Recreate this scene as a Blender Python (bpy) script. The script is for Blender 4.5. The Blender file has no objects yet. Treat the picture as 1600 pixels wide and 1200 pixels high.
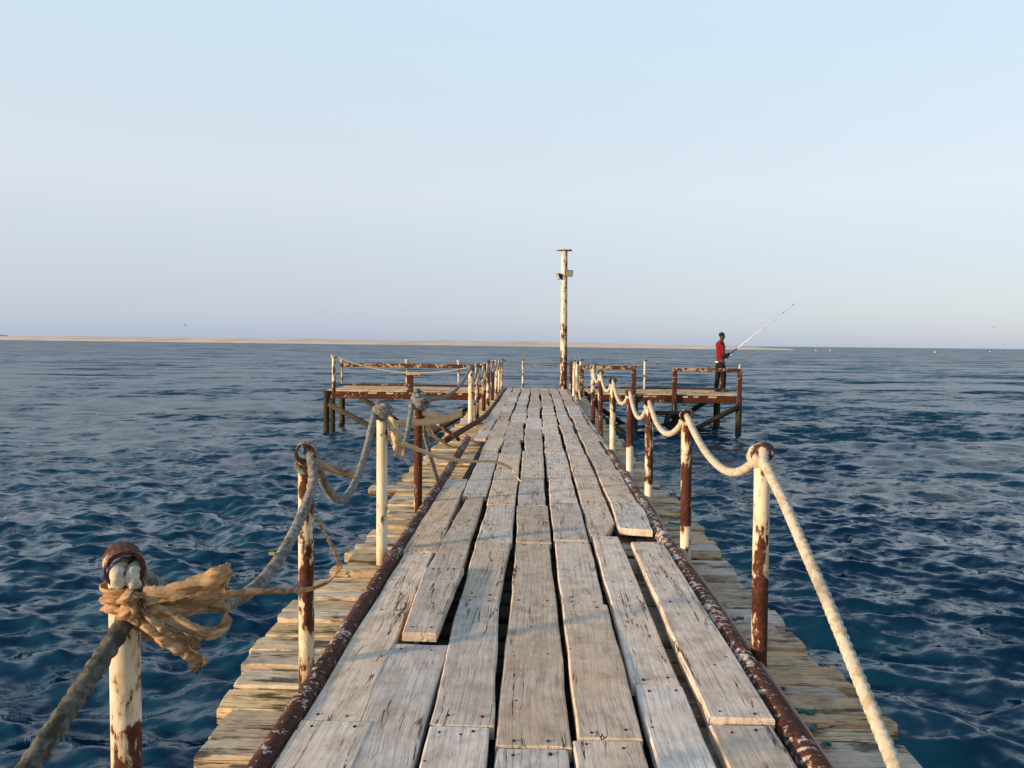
import bpy, math, random
import numpy as np
from mathutils import Matrix, Vector, noise

# ------------------------------------------------------------------ camera, sky, sun, exposure
scene = bpy.context.scene
col = scene.collection
cam = bpy.data.cameras.new('camera')
cam.sensor_width = 36.0
cam.lens = 27.675
cam.clip_start = 0.05
cam.clip_end = 40000.0
camo = bpy.data.objects.new('camera', cam)
col.objects.link(camo)
camo.matrix_world = (Matrix.Translation((0, 0, 1.35)) @ Matrix.Rotation(math.radians(1.8), 4, 'Z')
                     @ Matrix.Rotation(math.radians(90 - 2.93), 4, 'X') @ Matrix.Rotation(math.radians(0.6), 4, 'Z'))
scene.camera = camo

SUN_EL, SUN_AZ = 9.0, 62.0            # elevation; degrees to the left of straight behind the camera
sdir = Vector((-math.sin(math.radians(SUN_AZ)) * math.cos(math.radians(SUN_EL)),
               -math.cos(math.radians(SUN_AZ)) * math.cos(math.radians(SUN_EL)), math.sin(math.radians(SUN_EL))))
world = bpy.data.worlds.new('World')
scene.world = world
world.use_nodes = True
wn, wl = world.node_tree.nodes, world.node_tree.links
wn.clear()
sky = wn.new('ShaderNodeTexSky')
sky.sky_type = 'NISHITA'
sky.sun_disc = False
sky.sun_elevation = math.radians(SUN_EL)
sky.sun_rotation = math.atan2(sdir.x, sdir.y)
sky.altitude = 0
sky.air_density = 1.0
sky.dust_density = 0.6
sky.ozone_density = 1.0
bg = wn.new('ShaderNodeBackground')
bg.inputs['Strength'].default_value = 0.05
wl.new(sky.outputs[0], bg.inputs['Color'])
# thin bright evening haze over the clear sky: same all the way round, changing only with height
tcw = wn.new('ShaderNodeTexCoord')
sepw = wn.new('ShaderNodeSeparateXYZ')
wl.new(tcw.outputs['Generated'], sepw.inputs[0])
rw = wn.new('ShaderNodeValToRGB')
els = rw.color_ramp.elements
while len(els) < 6: els.new(.5)
for e_, (p_, c_) in zip(els, [(0.0, (.23, .325, .50)), (.07, (.36, .39, .51)), (.18, (.51, .53, .585)), (.40, (.48, .60, .67)), (.62, (.24, .38, .56)), (1.0, (.11, .235, .44))]):
    e_.position = p_; e_.color = (*c_, 1)
wl.new(sepw.outputs[2], rw.inputs[0])
bh = wn.new('ShaderNodeBackground')
bh.inputs['Strength'].default_value = 1.0
wl.new(rw.outputs[0], bh.inputs['Color'])
addw = wn.new('ShaderNodeAddShader')
wl.new(bg.outputs[0], addw.inputs[0])
wl.new(bh.outputs[0], addw.inputs[1])
wo = wn.new('ShaderNodeOutputWorld')
wl.new(addw.outputs[0], wo.inputs['Surface'])

sun = bpy.data.lights.new('sun', 'SUN')
sun.energy = 5.0
sun.angle = math.radians(3.5)
sun.color = (1.0, 0.75, 0.48)
suno = bpy.data.objects.new('sun', sun)
col.objects.link(suno)
suno.rotation_euler = sdir.to_track_quat('Z', 'Y').to_euler()
suno.location = (-20, -10, 15)

scene.render.engine = 'CYCLES'
scene.view_settings.view_transform = 'Standard'
scene.view_settings.look = 'None'
scene.view_settings.exposure = 0.2
scene.view_settings.gamma = 1.0
scene.view_settings.use_curve_mapping = False

SEA = -1.15
rnd = random.Random(7)

# ------------------------------------------------------------------ mesh helpers
class MB:
    def __init__(s): s.v, s.f = [], []
    def add(s, vs, fs):
        b = len(s.v); s.v += [tuple(p) for p in vs]; s.f += [tuple(b + i for i in f) for f in fs]
    def box(s, x0, x1, y0, y1, z0, z1, ch=0.0):
        if ch <= 0:
            s.add([(x, y, z) for z in (z0, z1) for y in (y0, y1) for x in (x0, x1)],
                  [(0, 2, 3, 1), (4, 5, 7, 6), (0, 1, 5, 4), (2, 6, 7, 3), (0, 4, 6, 2), (1, 3, 7, 5)])
            return
        c = ch; rings = []
        for z, k in ((z0, c), (z0 + c, 0), (z1 - c, 0), (z1, c)):
            e = max(k, 0)
            rings.append([(x0 + c + e * .0, y0 + e, z), (x1 - c, y0 + e, z), (x1 - e, y0 + c, z), (x1 - e, y1 - c, z),
                          (x1 - c, y1 - e, z), (x0 + c, y1 - e, z), (x0 + e, y1 - c, z), (x0 + e, y0 + c, z)])
        s.loft(rings, caps=True)
    def loft(s, rings, caps=True, closed=True):
        n = len(rings[0]); vs = [p for r in rings for p in r]; fs = []
        for i in range(len(rings) - 1):
            for j in range(n if closed else n - 1):
                k = (j + 1) % n
                fs.append((i * n + j, i * n + k, (i + 1) * n + k, (i + 1) * n + j))
        if caps:
            fs.append(tuple(reversed(range(n)))); fs.append(tuple((len(rings) - 1) * n + j for j in range(n)))
        s.add(vs, fs)
    def tube(s, path, r, n=10, caps=True, prof=None, wob=0.0):
        P = [Vector(p) for p in path]; rings = []
        up = None
        for i, p in enumerate(P):
            t = (P[min(i + 1, len(P) - 1)] - P[max(i - 1, 0)]).normalized()
            if up is None:
                up = Vector((0, 0, 1)) if abs(t.z) < .9 else Vector((0, 1, 0))
            a = (up - t * up.dot(t)).normalized(); b = t.cross(a); up = a
            rr = r[i] if isinstance(r, (list, tuple)) else r
            ring = []
            for j in range(n):
                an = 2 * math.pi * j / n
                q = rr * (prof(i, an) if prof else 1)
                if wob: q *= 1 + wob * (noise.noise(p * 9 + Vector((math.cos(an), math.sin(an), 0))))
                ring.append(p + (a * math.cos(an) + b * math.sin(an)) * q)
            rings.append(ring)
        s.loft(rings, caps)
    def ball(s, c, r, n=10, m=7):
        rx, ry, rz = (r, r, r) if not isinstance(r, (list, tuple)) else r
        rings = [[(c[0] + rx * math.sin(math.pi * (i + .02) / (m + .04)) * math.cos(2 * math.pi * j / n),
                   c[1] + ry * math.sin(math.pi * (i + .02) / (m + .04)) * math.sin(2 * math.pi * j / n),
                   c[2] - rz * math.cos(math.pi * (i + .02) / (m + .04))) for j in range(n)] for i in range(m + 1)]
        s.loft(rings)
    def build(s, name, mat, parent=None, smooth=False, loc=None):
        me = bpy.data.meshes.new(name); me.from_pydata(s.v, [], s.f); me.update()
        if smooth:
            me.polygons.foreach_set('use_smooth', [True] * len(me.polygons))
        return mkobj(name, me, mat, parent, loc)

def mkobj(name, me, mat, parent=None, loc=None):
    o = bpy.data.objects.new(name, me); col.objects.link(o)
    if mat is not None and not me.materials: me.materials.append(mat)
    if parent is not None: o.parent = parent
    if loc is not None: o.location = loc
    return o
def thing(name, label, cat, loc=(0, 0, 0), group=None):
    o = bpy.data.objects.new(name, None); col.objects.link(o); o.location = loc
    o.empty_display_size = .1
    return tag(o, label, cat, group)
def tag(o, label, cat, group=None):
    o['label'] = label; o['category'] = cat
    if group: o['group'] = group
    return o
def catmull(P, n=8):
    P = [Vector(p) for p in P]; Q = [P[0] * 2 - P[1]] + P + [P[-1] * 2 - P[-2]]; out = []
    for i in range(1, len(Q) - 2):
        for k in range(n):
            t = k / n; a, b, c, d = Q[i - 1:i + 3]
            out.append(.5 * ((2 * b) + (c - a) * t + (2 * a - 5 * b + 4 * c - d) * t * t + (3 * b - a - 3 * c + d) * t ** 3))
    out.append(P[-1]); return out

# ------------------------------------------------------------------ materials
class NT:
    def __init__(s, name):
        s.m = bpy.data.materials.new(name); s.m.use_nodes = True
        s.n, s.l = s.m.node_tree.nodes, s.m.node_tree.links
        s.b = s.n['Principled BSDF']
    def node(s, t, ins=None, **kw):
        x = s.n.new(t)
        for k, v in kw.items(): setattr(x, k, v)
        for k, v in (ins or {}).items():
            if hasattr(v, 'is_linked') or isinstance(v, bpy.types.NodeSocket): s.l.new(v, x.inputs[k])
            else: x.inputs[k].default_value = v
        return x
    def math(s, op, a, b=0.0, c=None, clamp=False):
        x = s.node('ShaderNodeMath', {0: a, 1: b} if c is None else {0: a, 1: b, 2: c}, operation=op); x.use_clamp = clamp
        return x.outputs[0]
    def vmath(s, op, a, b):
        return s.node('ShaderNodeVectorMath', {0: a, 1: b}, operation=op).outputs[0]
    def noise(s, vec, scale, detail=4, rough=.55, dist=0.0):
        return s.node('ShaderNodeTexNoise', {'Vector': vec, 'Scale': scale, 'Detail': detail, 'Roughness': rough, 'Distortion': dist})
    def ramp(s, fac, stops):
        x = s.node('ShaderNodeValToRGB', {'Fac': fac}); e = x.color_ramp.elements
        while len(e) < len(stops): e.new(.5)
        for el, (p, c) in zip(e, stops):
            el.position = p; el.color = (c, c, c, 1) if not isinstance(c, tuple) else (*c, 1)
        return x.outputs[0]
    def mix(s, fac, a, b, mode='MIX'):
        x = s.n.new('ShaderNodeMix'); x.data_type = 'RGBA'; x.blend_type = mode
        for sock, v in ((x.inputs['Factor'], fac), (x.inputs['A'], a), (x.inputs['B'], b)):
            # Mix node has several sockets of each name; pick by type below
            pass
        ia = [i for i in x.inputs if i.name == 'A' and i.type == 'RGBA'][0]
        ib = [i for i in x.inputs if i.name == 'B' and i.type == 'RGBA'][0]
        fi = [i for i in x.inputs if i.name == 'Factor' and i.type == 'VALUE'][0]
        for sock, v in ((fi, fac), (ia, a), (ib, b)):
            if isinstance(v, bpy.types.NodeSocket): s.l.new(v, sock)
            elif isinstance(v, tuple): sock.default_value = (*v, 1) if len(v) == 3 else v
            else: sock.default_value = v
        return [o for o in x.outputs if o.type == 'RGBA'][0]
    def bump(s, h, strength, dist):
        x = s.node('ShaderNodeBump', {'Height': h, 'Strength': strength, 'Distance': dist})
        s.l.new(x.outputs[0], s.b.inputs['Normal'])
    def color(s, c, rough=.8, spec=.3):
        if isinstance(c, bpy.types.NodeSocket): s.l.new(c, s.b.inputs['Base Color'])
        else: s.b.inputs['Base Color'].default_value = (*c, 1)
        if isinstance(rough, bpy.types.NodeSocket): s.l.new(rough, s.b.inputs['Roughness'])
        else: s.b.inputs['Roughness'].default_value = rough
        s.b.inputs['Specular IOR Level'].default_value = spec
    def objvec(s, k=37.0):
        tc = s.node('ShaderNodeTexCoord').outputs['Object']
        r = s.node('ShaderNodeObjectInfo').outputs['Random']
        cb = s.node('ShaderNodeCombineXYZ', {0: s.math('MULTIPLY', r, k), 1: s.math('MULTIPLY', r, k * 1.7), 2: s.math('MULTIPLY', r, k * .6)}).outputs[0]
        return s.vmath('ADD', tc, cb), r, tc

def wood(name, light, mid, dark, warm, stain, crack=1.0, mossy=0.0, sat=.72):
    """weathered timber, grain along local X"""
    t = NT(name); v, r, tc = t.objvec()
    def st(a, b, c): return t.vmath('MULTIPLY', v, (a, b, c))
    wv = t.noise(st(.55, 1.6, 1.6), 1.0, 3).outputs['Color']
    bend = t.vmath('ADD', v, t.vmath('MULTIPLY', t.vmath('SUBTRACT', wv, (.5, .5, .5)), (0, .16, 0)))
    g1 = t.noise(t.vmath('MULTIPLY', bend, (1.3, 30, 30)), 1.0, 9, .72).outputs['Fac']
    g2 = t.noise(t.vmath('MULTIPLY', bend, (7.0, 190, 190)), 1.0, 4, .65).outputs['Fac']
    ring = t.node('ShaderNodeTexWave', {'Vector': t.vmath('MULTIPLY', bend, (.18, 5.0, 5.0)), 'Scale': 2.0, 'Distortion': 5.0, 'Detail': 4.0, 'Detail Scale': .7}, bands_direction='Y').outputs['Fac']
    big = t.noise(v, 2.6, 5).outputs['Fac']
    dirt = t.noise(v, 9, 8, .7).outputs['Fac']
    pat = t.noise(st(5, 11, 11), 1.0, 5).outputs['Fac']
    c = t.mix(t.ramp(g1, [(.30, 0.0), (.70, 1.0)]), mid, light)
    c = t.mix(t.math('MULTIPLY', t.ramp(ring, [(.0, 1.0), (.30, 0.0)]), .22), c, dark)
    c = t.mix(t.math('MULTIPLY', t.ramp(g2, [(.34, 1.0), (.48, 0.0)]), .60), c, dark)
    c = t.mix(t.math('MULTIPLY', t.ramp(big, [(.42, 0.0), (.66, 1.0)]), .6), c, warm)
    c = t.mix(t.math('MULTIPLY', t.ramp(dirt, [(.36, 1.0), (.56, 0.0)]), .38), c, dark)
    c = t.mix(t.math('MULTIPLY', t.ramp(pat, [(.54, 0.0), (.70, 1.0)]), stain), c, dark)
    # long drying cracks
    cn = t.noise(t.vmath('MULTIPLY', bend, (.8, 15, 15)), 1.0, 4, .55).outputs['Fac']
    ck = t.ramp(t.math('ABSOLUTE', t.math('SUBTRACT', cn, .5)), [(.003, 1.0), (.010, 0.0)])
    cm = t.ramp(t.noise(st(1.6, 5, 5), 1.0, 2).outputs['Fac'], [(.47, 0.0), (.55, 1.0)])
    ck = t.math('MULTIPLY', t.math('MULTIPLY', ck, cm), crack)
    # short checks
    sn = t.noise(t.vmath('MULTIPLY', v, (16, 80, 80)), 1.0, 3, .6).outputs['Fac']
    sk = t.ramp(sn, [(.28, 1.0), (.35, 0.0)])
    # nail holes and knots
    vo = t.node('ShaderNodeTexVoronoi', {'Vector': st(1, 1, 0), 'Scale': 11.0, 'Randomness': 1.0})
    keep = t.math('GREATER_THAN', t.node('ShaderNodeSeparateColor', {0: vo.outputs['Color']}).outputs[0], .52)
    nail = t.math('MULTIPLY', t.ramp(vo.outputs['Distance'], [(.05, 1.0), (.085, 0.0)]), keep)
    dk = t.math('MAXIMUM', t.math('MAXIMUM', ck, t.math('MULTIPLY', sk, .38)), nail)
    c = t.mix(dk, c, (.018, .012, .008))
    if mossy:
        mo = t.ramp(t.noise(st(2.5, 9, 9), 1.0, 5, .7).outputs['Fac'], [(.54, 0.0), (.62, 1.0)])
        c = t.mix(t.math('MULTIPLY', mo, mossy), c, (.05, .035, .018))
    # board to board difference
    hv = t.node('ShaderNodeHueSaturation', {'Hue': .5, 'Saturation': t.math('MULTIPLY_ADD', t.math('FRACT', t.math('MULTIPLY', r, 7.3)), .45, sat),
                                            'Value': t.math('MULTIPLY_ADD', t.math('FRACT', t.math('MULTIPLY', r, 3.1)), .34, .80), 'Color': c}).outputs[0]
    t.color(hv, .86, .2)
    h = t.math('SUBTRACT', t.math('ADD', t.math('MULTIPLY', g1, .6), t.math('MULTIPLY', g2, .35)), t.math('MULTIPLY', dk, 1.6))
    t.bump(h, .55, .006)
    return t.m

def painted_rust(name, paint, paint2, vstretch=.35, rust_hi=(.125, .034, .013), rust_lo=(.028, .009, .005), scale=16):
    t = NT(name); v, r, tc = t.objvec()
    z = t.node('ShaderNodeSeparateXYZ', {0: tc}).outputs[2]
    x = t.node('ShaderNodeSeparateXYZ', {0: tc}).outputs[0]
    at = lambda n: t.node('ShaderNodeAttribute', attribute_name=n, attribute_type='OBJECT').outputs['Fac']
    base, mid, top, h0, h1 = at('rust_base'), at('rust_mid'), at('rust_top'), at('rust_h0'), at('rust_h1')
    wob = t.math('MULTIPLY_ADD', t.noise(v, 14, 3).outputs['Fac'], .07, -.035)
    zz = t.math('ADD', z, wob)
    s1 = t.node('ShaderNodeMapRange', {0: t.math('SUBTRACT', zz, h0), 1: -.012, 2: .012}, interpolation_type='SMOOTHSTEP').outputs[0]
    s2 = t.node('ShaderNodeMapRange', {0: t.math('SUBTRACT', zz, h1), 1: -.09, 2: .09}, interpolation_type='SMOOTHSTEP').outputs[0]
    am = t.math('ADD', t.math('MULTIPLY', base, t.math('SUBTRACT', 1.0, s1)), t.math('MULTIPLY', s1, t.math('ADD', t.math('MULTIPLY', mid, t.math('SUBTRACT', 1.0, s2)), t.math('MULTIPLY', top, s2))))
    am = t.math('MULTIPLY_ADD', t.math('MINIMUM', t.math('MAXIMUM', x, -.045), .045), 2.2, am)
    n = t.noise(t.vmath('MULTIPLY', v, (1, 1, vstretch)), scale, 8, .62).outputs['Fac']
    n2 = t.noise(t.vmath('MULTIPLY', v, (1, 1, vstretch)), scale * 4.2, 5, .7).outputs['Fac']
    n = t.math('ADD', t.math('MULTIPLY', n, .70), t.math('MULTIPLY', n2, .30))
    n = t.node('ShaderNodeMapRange', {0: n, 1: .385, 2: .615}).outputs[0]
    am = t.math('ADD', am, t.math('MULTIPLY_ADD', t.noise(v, 2.3, 2).outputs['Fac'], 1.1, -.55))
    mask = t.node('ShaderNodeMapRange', {0: t.math('SUBTRACT', am, n), 1: -.07, 2: .05}).outputs[0]
    halo = t.node('ShaderNodeMapRange', {0: t.math('SUBTRACT', am, n), 1: -.42, 2: .02}).outputs[0]
    rn = t.noise(v, 55, 6, .7).outputs['Fac']
    rust = t.mix(t.ramp(rn, [(.36, 0.0), (.66, 1.0)]), rust_lo, rust_hi)
    pc = t.mix(t.ramp(t.noise(v, 7, 5).outputs['Fac'], [(.38, 0.0), (.66, 1.0)]), paint, paint2)
    pc = t.mix(t.math('MULTIPLY', t.math('POWER', halo, 1.6), .75), pc, (.36, .16, .05))
    c = t.mix(mask, pc, rust)
    t.color(c, t.math('MULTIPLY_ADD', mask, .38, .5), .35)
    hgt = t.math('ADD', t.math('MULTIPLY', mask, -.6), t.math('MULTIPLY', rn, t.math('MULTIPLY_ADD', mask, .7, .12)))
    t.bump(hgt, .7, .004)
    return t.m

def simple(name, c1, c2, scale=12, rough=.85, bump=.3, dist=.004, stretch=(1, 1, 1), c3=None, spec=.25):
    t = NT(name); v, r, tc = t.objvec()
    vv = t.vmath('MULTIPLY', v, stretch)
    n = t.noise(vv, scale, 6, .65).outputs['Fac']
    c = t.mix(t.ramp(n, [(.36, 0.0), (.66, 1.0)]), c1, c2)
    if c3:
        c = t.mix(t.ramp(t.noise(vv, scale * .37, 5, .6).outputs['Fac'], [(.50, 0.0), (.58, 1.0)]), c, c3)
    t.color(c, rough, spec)
    if bump: t.bump(n, bump, dist)
    return t.m

W_DECK = wood('weathered_deck_timber', (.88, .70, .54), (.70, .53, .39), (.20, .135, .085), (.72, .50, .32), .40)
W_CROSS = wood('yellow_sunlit_cross_timber', (.90, .70, .46), (.74, .53, .31), (.12, .075, .038), (.84, .54, .26), .38, mossy=.9, sat=.85)  # yellowish wood, with low-sun gold added to the colour for the lit ledge
W_GREY = wood('grey_shaded_cross_timber', (.84, .58, .39), (.66, .43, .27), (.08, .05, .028), (.72, .44, .24), .5, mossy=.8, sat=.8)  # W_CROSS counterpart for the shadowed ledge, its shade mixed into the colour
W_PILE = wood('shade_dark_wet_timber', (.085, .062, .034), (.05, .036, .02), (.016, .012, .008), (.075, .055, .025), .6)  # dark wet timber, deepened so under-deck shade sits in its colour
PAINT = painted_rust('peeling_cream_paint', (.66, .53, .34), (.74, .65, .49))
PIPE = painted_rust('scaling_pipe_paint', (.50, .47, .43), (.62, .57, .50), vstretch=1.0, scale=30)
RUST = painted_rust('rusted_steel', (.42, .31, .17), (.52, .42, .26), vstretch=1.0, scale=13)
ROPE_C = simple('cream_rope_fibre', (.48, .40, .28), (.62, .54, .42), 70, .95, .8, .004, c3=(.42, .33, .21))
ROPE_G = simple('grey_rope_fibre', (.13, .12, .10), (.31, .295, .26), 70, .95, .8, .004, c3=(.12, .11, .09))
ROPE_D = simple('dirty_rope_fibre', (.055, .05, .036), (.17, .155, .12), 60, .95, .9, .005, c3=(.05, .045, .03))
ROPE_T = simple('teal_twine_fibre', (.03, .10, .09), (.09, .20, .18), 90, .9, .4, .002)
CLOTH = simple('tan_cloth', (.36, .20, .09), (.56, .36, .19), 34, .95, .8, .005, stretch=(1, 1, 4), c3=(.26, .13, .05))
STRAP = simple('straw_tape', (.56, .37, .17), (.64, .46, .26), 30, .8, .2, .002)
RUBBER = simple('black_rubber', (.012, .012, .013), (.03, .03, .03), 20, .6, .3)
SAND = simple('pale_sand', (.66, .50, .36), (.72, .57, .43), .03, .95, 0, c3=(.60, .44, .30))
SCRUB = simple('dark_scrub', (.03, .035, .02), (.06, .06, .035), .2, .95, 0)
SKIN = simple('dark_skin', (.07, .035, .02), (.10, .05, .03), 20, .55, .1)
HAIR = simple('black_hair', (.008, .007, .006), (.014, .012, .01), 60, .7, .3)
SHIRT = simple('red_shirt_cotton', (.17, .006, .009), (.23, .009, .012), 25, .9, .3)
TROUS = simple('black_trouser_cotton', (.005, .006, .008), (.011, .012, .015), 25, .9, .3)
WHITE = simple('white_plastic', (.72, .72, .70), (.82, .82, .80), 20, .4, 0)
DARKP = simple('dark_plastic', (.02, .02, .02), (.05, .05, .048), 30, .5, .1)
GLASS = simple('lamp_glass', (.42, .38, .28), (.55, .50, .38), 20, .2, 0, spec=.6)
SALMON = simple('salmon_hose', (.42, .17, .09), (.52, .24, .14), 20, .6, .2)
NAIL = simple('rusty_nail', (.03, .012, .007), (.07, .026, .012), 90, .8, .2)
FEATH = simple('grey_feathers', (.05, .05, .05), (.12, .12, .12), 20, .9, 0)

def sea_mat():
    t = NT('sea_water')
    pos = t.node('ShaderNodeNewGeometry').outputs['Position']
    nrm = t.node('ShaderNodeNewGeometry').outputs['Normal']
    lost = t.node('ShaderNodeAttribute', attribute_name='lost', attribute_type='GEOMETRY').outputs['Fac']
    rot = t.node('ShaderNodeMapping', {'Vector': pos, 'Rotation': (0, 0, math.radians(-14))}).outputs[0]
    def pert(scale, sx, k, det=2.0, off=0.0):
        c = t.noise(t.vmath('MULTIPLY', t.vmath('ADD', rot, (off, off * .7, 0)), (sx, 1, 0)), scale, det, .55).outputs['Color']
        d = t.vmath('MULTIPLY', t.vmath('SUBTRACT', c, (.5, .5, .5)), (.65, 1.0, 0))
        return t.node('ShaderNodeVectorMath', {0: d, 'Scale': k}, operation='SCALE').outputs[0]
    gust = t.node('ShaderNodeMapRange', {0: t.noise(t.vmath('MULTIPLY', pos, (.4, 1, 0)), .035, 3).outputs['Fac'], 1: .3, 2: .7, 3: .78, 4: 1.2}).outputs[0]
    a = pert(3.2, .5, t.math('MULTIPLY', gust, 1.9), 5)
    b = pert(11.0, .6, t.math('MULTIPLY', gust, 1.3), 4, 13.7)
    c = pert(.85, .45, t.math('MULTIPLY', lost, 8.0), 5, 31.1)
    d = pert(.22, .40, t.math('MULTIPLY', lost, 10.0), 7, 57.3)
    s = t.vmath('ADD', t.vmath('ADD', a, b), t.vmath('ADD', c, d))
    n = t.node('ShaderNodeVectorMath', {0: t.vmath('ADD', nrm, s)}, operation='NORMALIZE').outputs[0]
    t.color((.003, .030, .056), t.math('MULTIPLY_ADD', lost, 1.05, .03), .40)
    t.b.inputs['Specular Tint'].default_value = (.66, .87, 1.0, 1)
    t.b.inputs['IOR'].default_value = 1.333
    t.l.new(n, t.b.inputs['Normal'])
    return t.m

# ------------------------------------------------------------------ sea
def build_sea():
    rows = [0.3, 1.0, 1.8, 2.5]
    r = 3.0
    while r < 16000:
        rows.append(r); r += max(.022, r * r / 3075 * .7)
        if r - rows[-1] > rows[-1] * .22: r = rows[-1] * 1.22
    rows = np.array(rows + [20000.0])
    fine = np.radians(np.arange(-50, 50.001, .125))
    coarse = np.radians(np.arange(54, 307, 4.0))
    ph = np.concatenate([fine, coarse])
    nr, nc = len(rows), len(ph)
    R, P = np.meshgrid(rows, ph, indexing='ij')
    X, Y = R * np.sin(P), R * np.cos(P)
    rsp = np.gradient(rows)[:, None] * np.ones((1, nc))
    dph = np.gradient(ph); dph[len(fine) - 1:] = math.radians(4)
    sp = np.maximum(rsp, R * dph[None, :])
    rs = np.random.RandomState(5)
    N = 130
    lam = np.exp(rs.uniform(np.log(.17), np.log(2.6), N)); lam[:12] = [14, 12, 10.5, 9.2, 8.1, 7.2, 6.3, 5.6, 5.0, 4.4, 3.9, 3.4]
    ang = math.radians(-104) + rs.normal(0, math.radians(34), N)
    slope = .27 / math.sqrt(N / 2) * (.75 + .5 * rs.rand(N)) * np.where(lam > 3.3, .26, np.where(lam > 1.2, .52, 1.15))
    phs = rs.uniform(0, 6.283, N)
    Z = np.zeros_like(X); DX = np.zeros_like(X); DY = np.zeros_like(X); L = np.zeros_like(X)
    # gentle grouping so that waves come in sets
    env = 1 + .28 * np.sin(X * .21 + Y * .13 + 1) * np.sin(Y * .17 - X * .08)
    for i in range(N):
        k = 2 * math.pi / lam[i]; a = slope[i] / k
        w = np.clip((lam[i] / sp - 2.2) / 3, 0, 1)
        th = k * (X * math.cos(ang[i]) + Y * math.sin(ang[i])) + phs[i]
        Z += a * w * np.cos(th)
        DX -= 0.45 * a * w * math.cos(ang[i]) * np.sin(th); DY -= 0.45 * a * w * math.sin(ang[i]) * np.sin(th)
        L += slope[i] ** 2 / 2 * (1 - w * w)
    Z *= env
    V = np.stack([X + DX, Y + DY, SEA + Z], -1).reshape(-1, 3)
    i, j = np.meshgrid(np.arange(nr - 1), np.arange(nc), indexing='ij'); j2 = (j + 1) % nc
    F = np.stack([i * nc + j, (i + 1) * nc + j, (i + 1) * nc + j2, i * nc + j2], -1).reshape(-1, 4)
    me = bpy.data.meshes.new('sea')
    me.vertices.add(len(V)); me.vertices.foreach_set('co', V.astype(np.float32).ravel())
    me.loops.add(F.size); me.loops.foreach_set('vertex_index', F.ravel().astype(np.int32))
    me.polygons.add(len(F)); me.polygons.foreach_set('loop_start', np.arange(0, F.size, 4, dtype=np.int32))
    me.polygons.foreach_set('use_smooth', np.ones(len(F), bool))
    me.update(calc_edges=True)
    at = me.attributes.new('lost', 'FLOAT', 'POINT'); at.data.foreach_set('value', np.sqrt(L).astype(np.float32).ravel())
    if me.polygons[len(F) // 2].normal.z < 0: me.flip_normals()
    o = mkobj('sea', me, sea_mat()); o['kind'] = 'structure'
build_sea()

# ------------------------------------------------------------------ far sandbank
def build_sand():
    F = [(-2600, 2300), (-1700, 1770), (-899, 1292), (-349, 969), (-25, 778), (90, 660), (135, 600), (160, 575), (180, 555)]
    H = [9.5, 8.5, 7.4, 6.0, 4.8, 3.4, 2.5, 1.7, .9]
    P = catmull([(x, y, h) for (x, y), h in zip(F, H)], 10)
    rings = []
    for i, p in enumerate(P):
        d = (P[min(i + 1, len(P) - 1)] - P[max(i - 1, 0)]); d.z = 0; d.normalize(); bk = Vector((-d.y, d.x, 0))
        h = max(p.z, .05); w = .05 + .95 * min(1, h / 4.5)
        row = []
        for t, k in ((-12, -.5), (0, .04), (14, .25), (40, .5), (75, .82), (100, 1.0), (130, .9), (150, -.6)):
            q = Vector((p.x, p.y, 0)) + Vector((.15, .99, 0)) * t * w
            nz = noise.noise(Vector((q.x * .012, q.y * .012, 3))) * .3 + noise.noise(Vector((q.x * .05, q.y * .05, 8))) * .1
            row.append((q.x, q.y, SEA + h * k * (1 + nz) * 1.0))
        rings.append(row)
    m = MB(); m.loft(rings, caps=False, closed=False)
    m.f = [tuple(reversed(f)) for f in m.f]
    o = m.build('sandbank', SAND); o['kind'] = 'structure'
    # low dark scrub on the bank's far end
    m = MB()
    for k in range(160):
        t = rnd.random(); x = -980 - 1100 * t ** .8 + rnd.uniform(-10, 10); yb = 1292 + (x + 899) * -.597
        y = yb + rnd.uniform(70, 120)
        m.ball((x, y, SEA + 7.4 + rnd.uniform(-.3, .2)), (rnd.uniform(6, 14), 6, rnd.uniform(.9, 1.9) * (1 - .5 * (x > -1150))), 7, 5)
    o = m.build('shore_scrub', SCRUB, smooth=True); tag(o, 'dark low scrub along the top of the distant sandbank', 'scrub'); o['kind'] = 'stuff'
build_sand()

# ------------------------------------------------------------------ timber pieces
def plank_mesh(name, L, wl0, wr0, wl1, wr1, th, seed, nseg=12, wob=.006, r=.007, bow=0.0, jag=.006, tear=None):
    """length along local X, width along local Y (from wr to wl), top at z=0"""
    rings = []
    for i in range(nseg + 1):
        t = i / nseg; u = (t - .5) * L
        a = wr0 + (wr1 - wr0) * t; b = wl0 + (wl1 - wl0) * t
        s = Vector((u * 2.2, seed * 7.7, 0))
        a += wob * (noise.noise(s) * 1.6 + noise.noise(s * 4 + Vector((0, 3, 0))) * .6)
        b += wob * (noise.noise(s + Vector((0, 50, 0))) * 1.6 + noise.noise(s * 4 + Vector((0, 80, 0))) * .6)
        if tear: a, b = tear(t, a, b)
        zb = bow * (1 - (2 * t - 1) ** 2) + .003 * noise.noise(s * 1.3 + Vector((9, 0, 4)))
        row = []
        vs = [(a, -th), (a, -r), (a + r, 0), (a + (b - a) * .35, .0015 * noise.noise(s * 3)), (a + (b - a) * .68, .0015 * noise.noise(s * 3 + Vector((5, 5, 5)))),
              (b - r, 0), (b, -r), (b, -th)]
        for q, (v, z) in enumerate(vs):
            uu = u
            if i in (0, nseg):
                uu += jag * noise.noise(Vector((v * 30, seed * 3.3 + i, 0))) * 1.5
                if q in (2, 3, 4, 5): uu += (.004 if i == 0 else -.004)
            row.append((uu, v, z + zb))
        rings.append(row)
    m = MB(); m.loft(rings, caps=True)
    m.f = [tuple(reversed(f)) for f in m.f]
    me = bpy.data.meshes.new(name); me.from_pydata(m.v, [], m.f); me.update()
    return me

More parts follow.
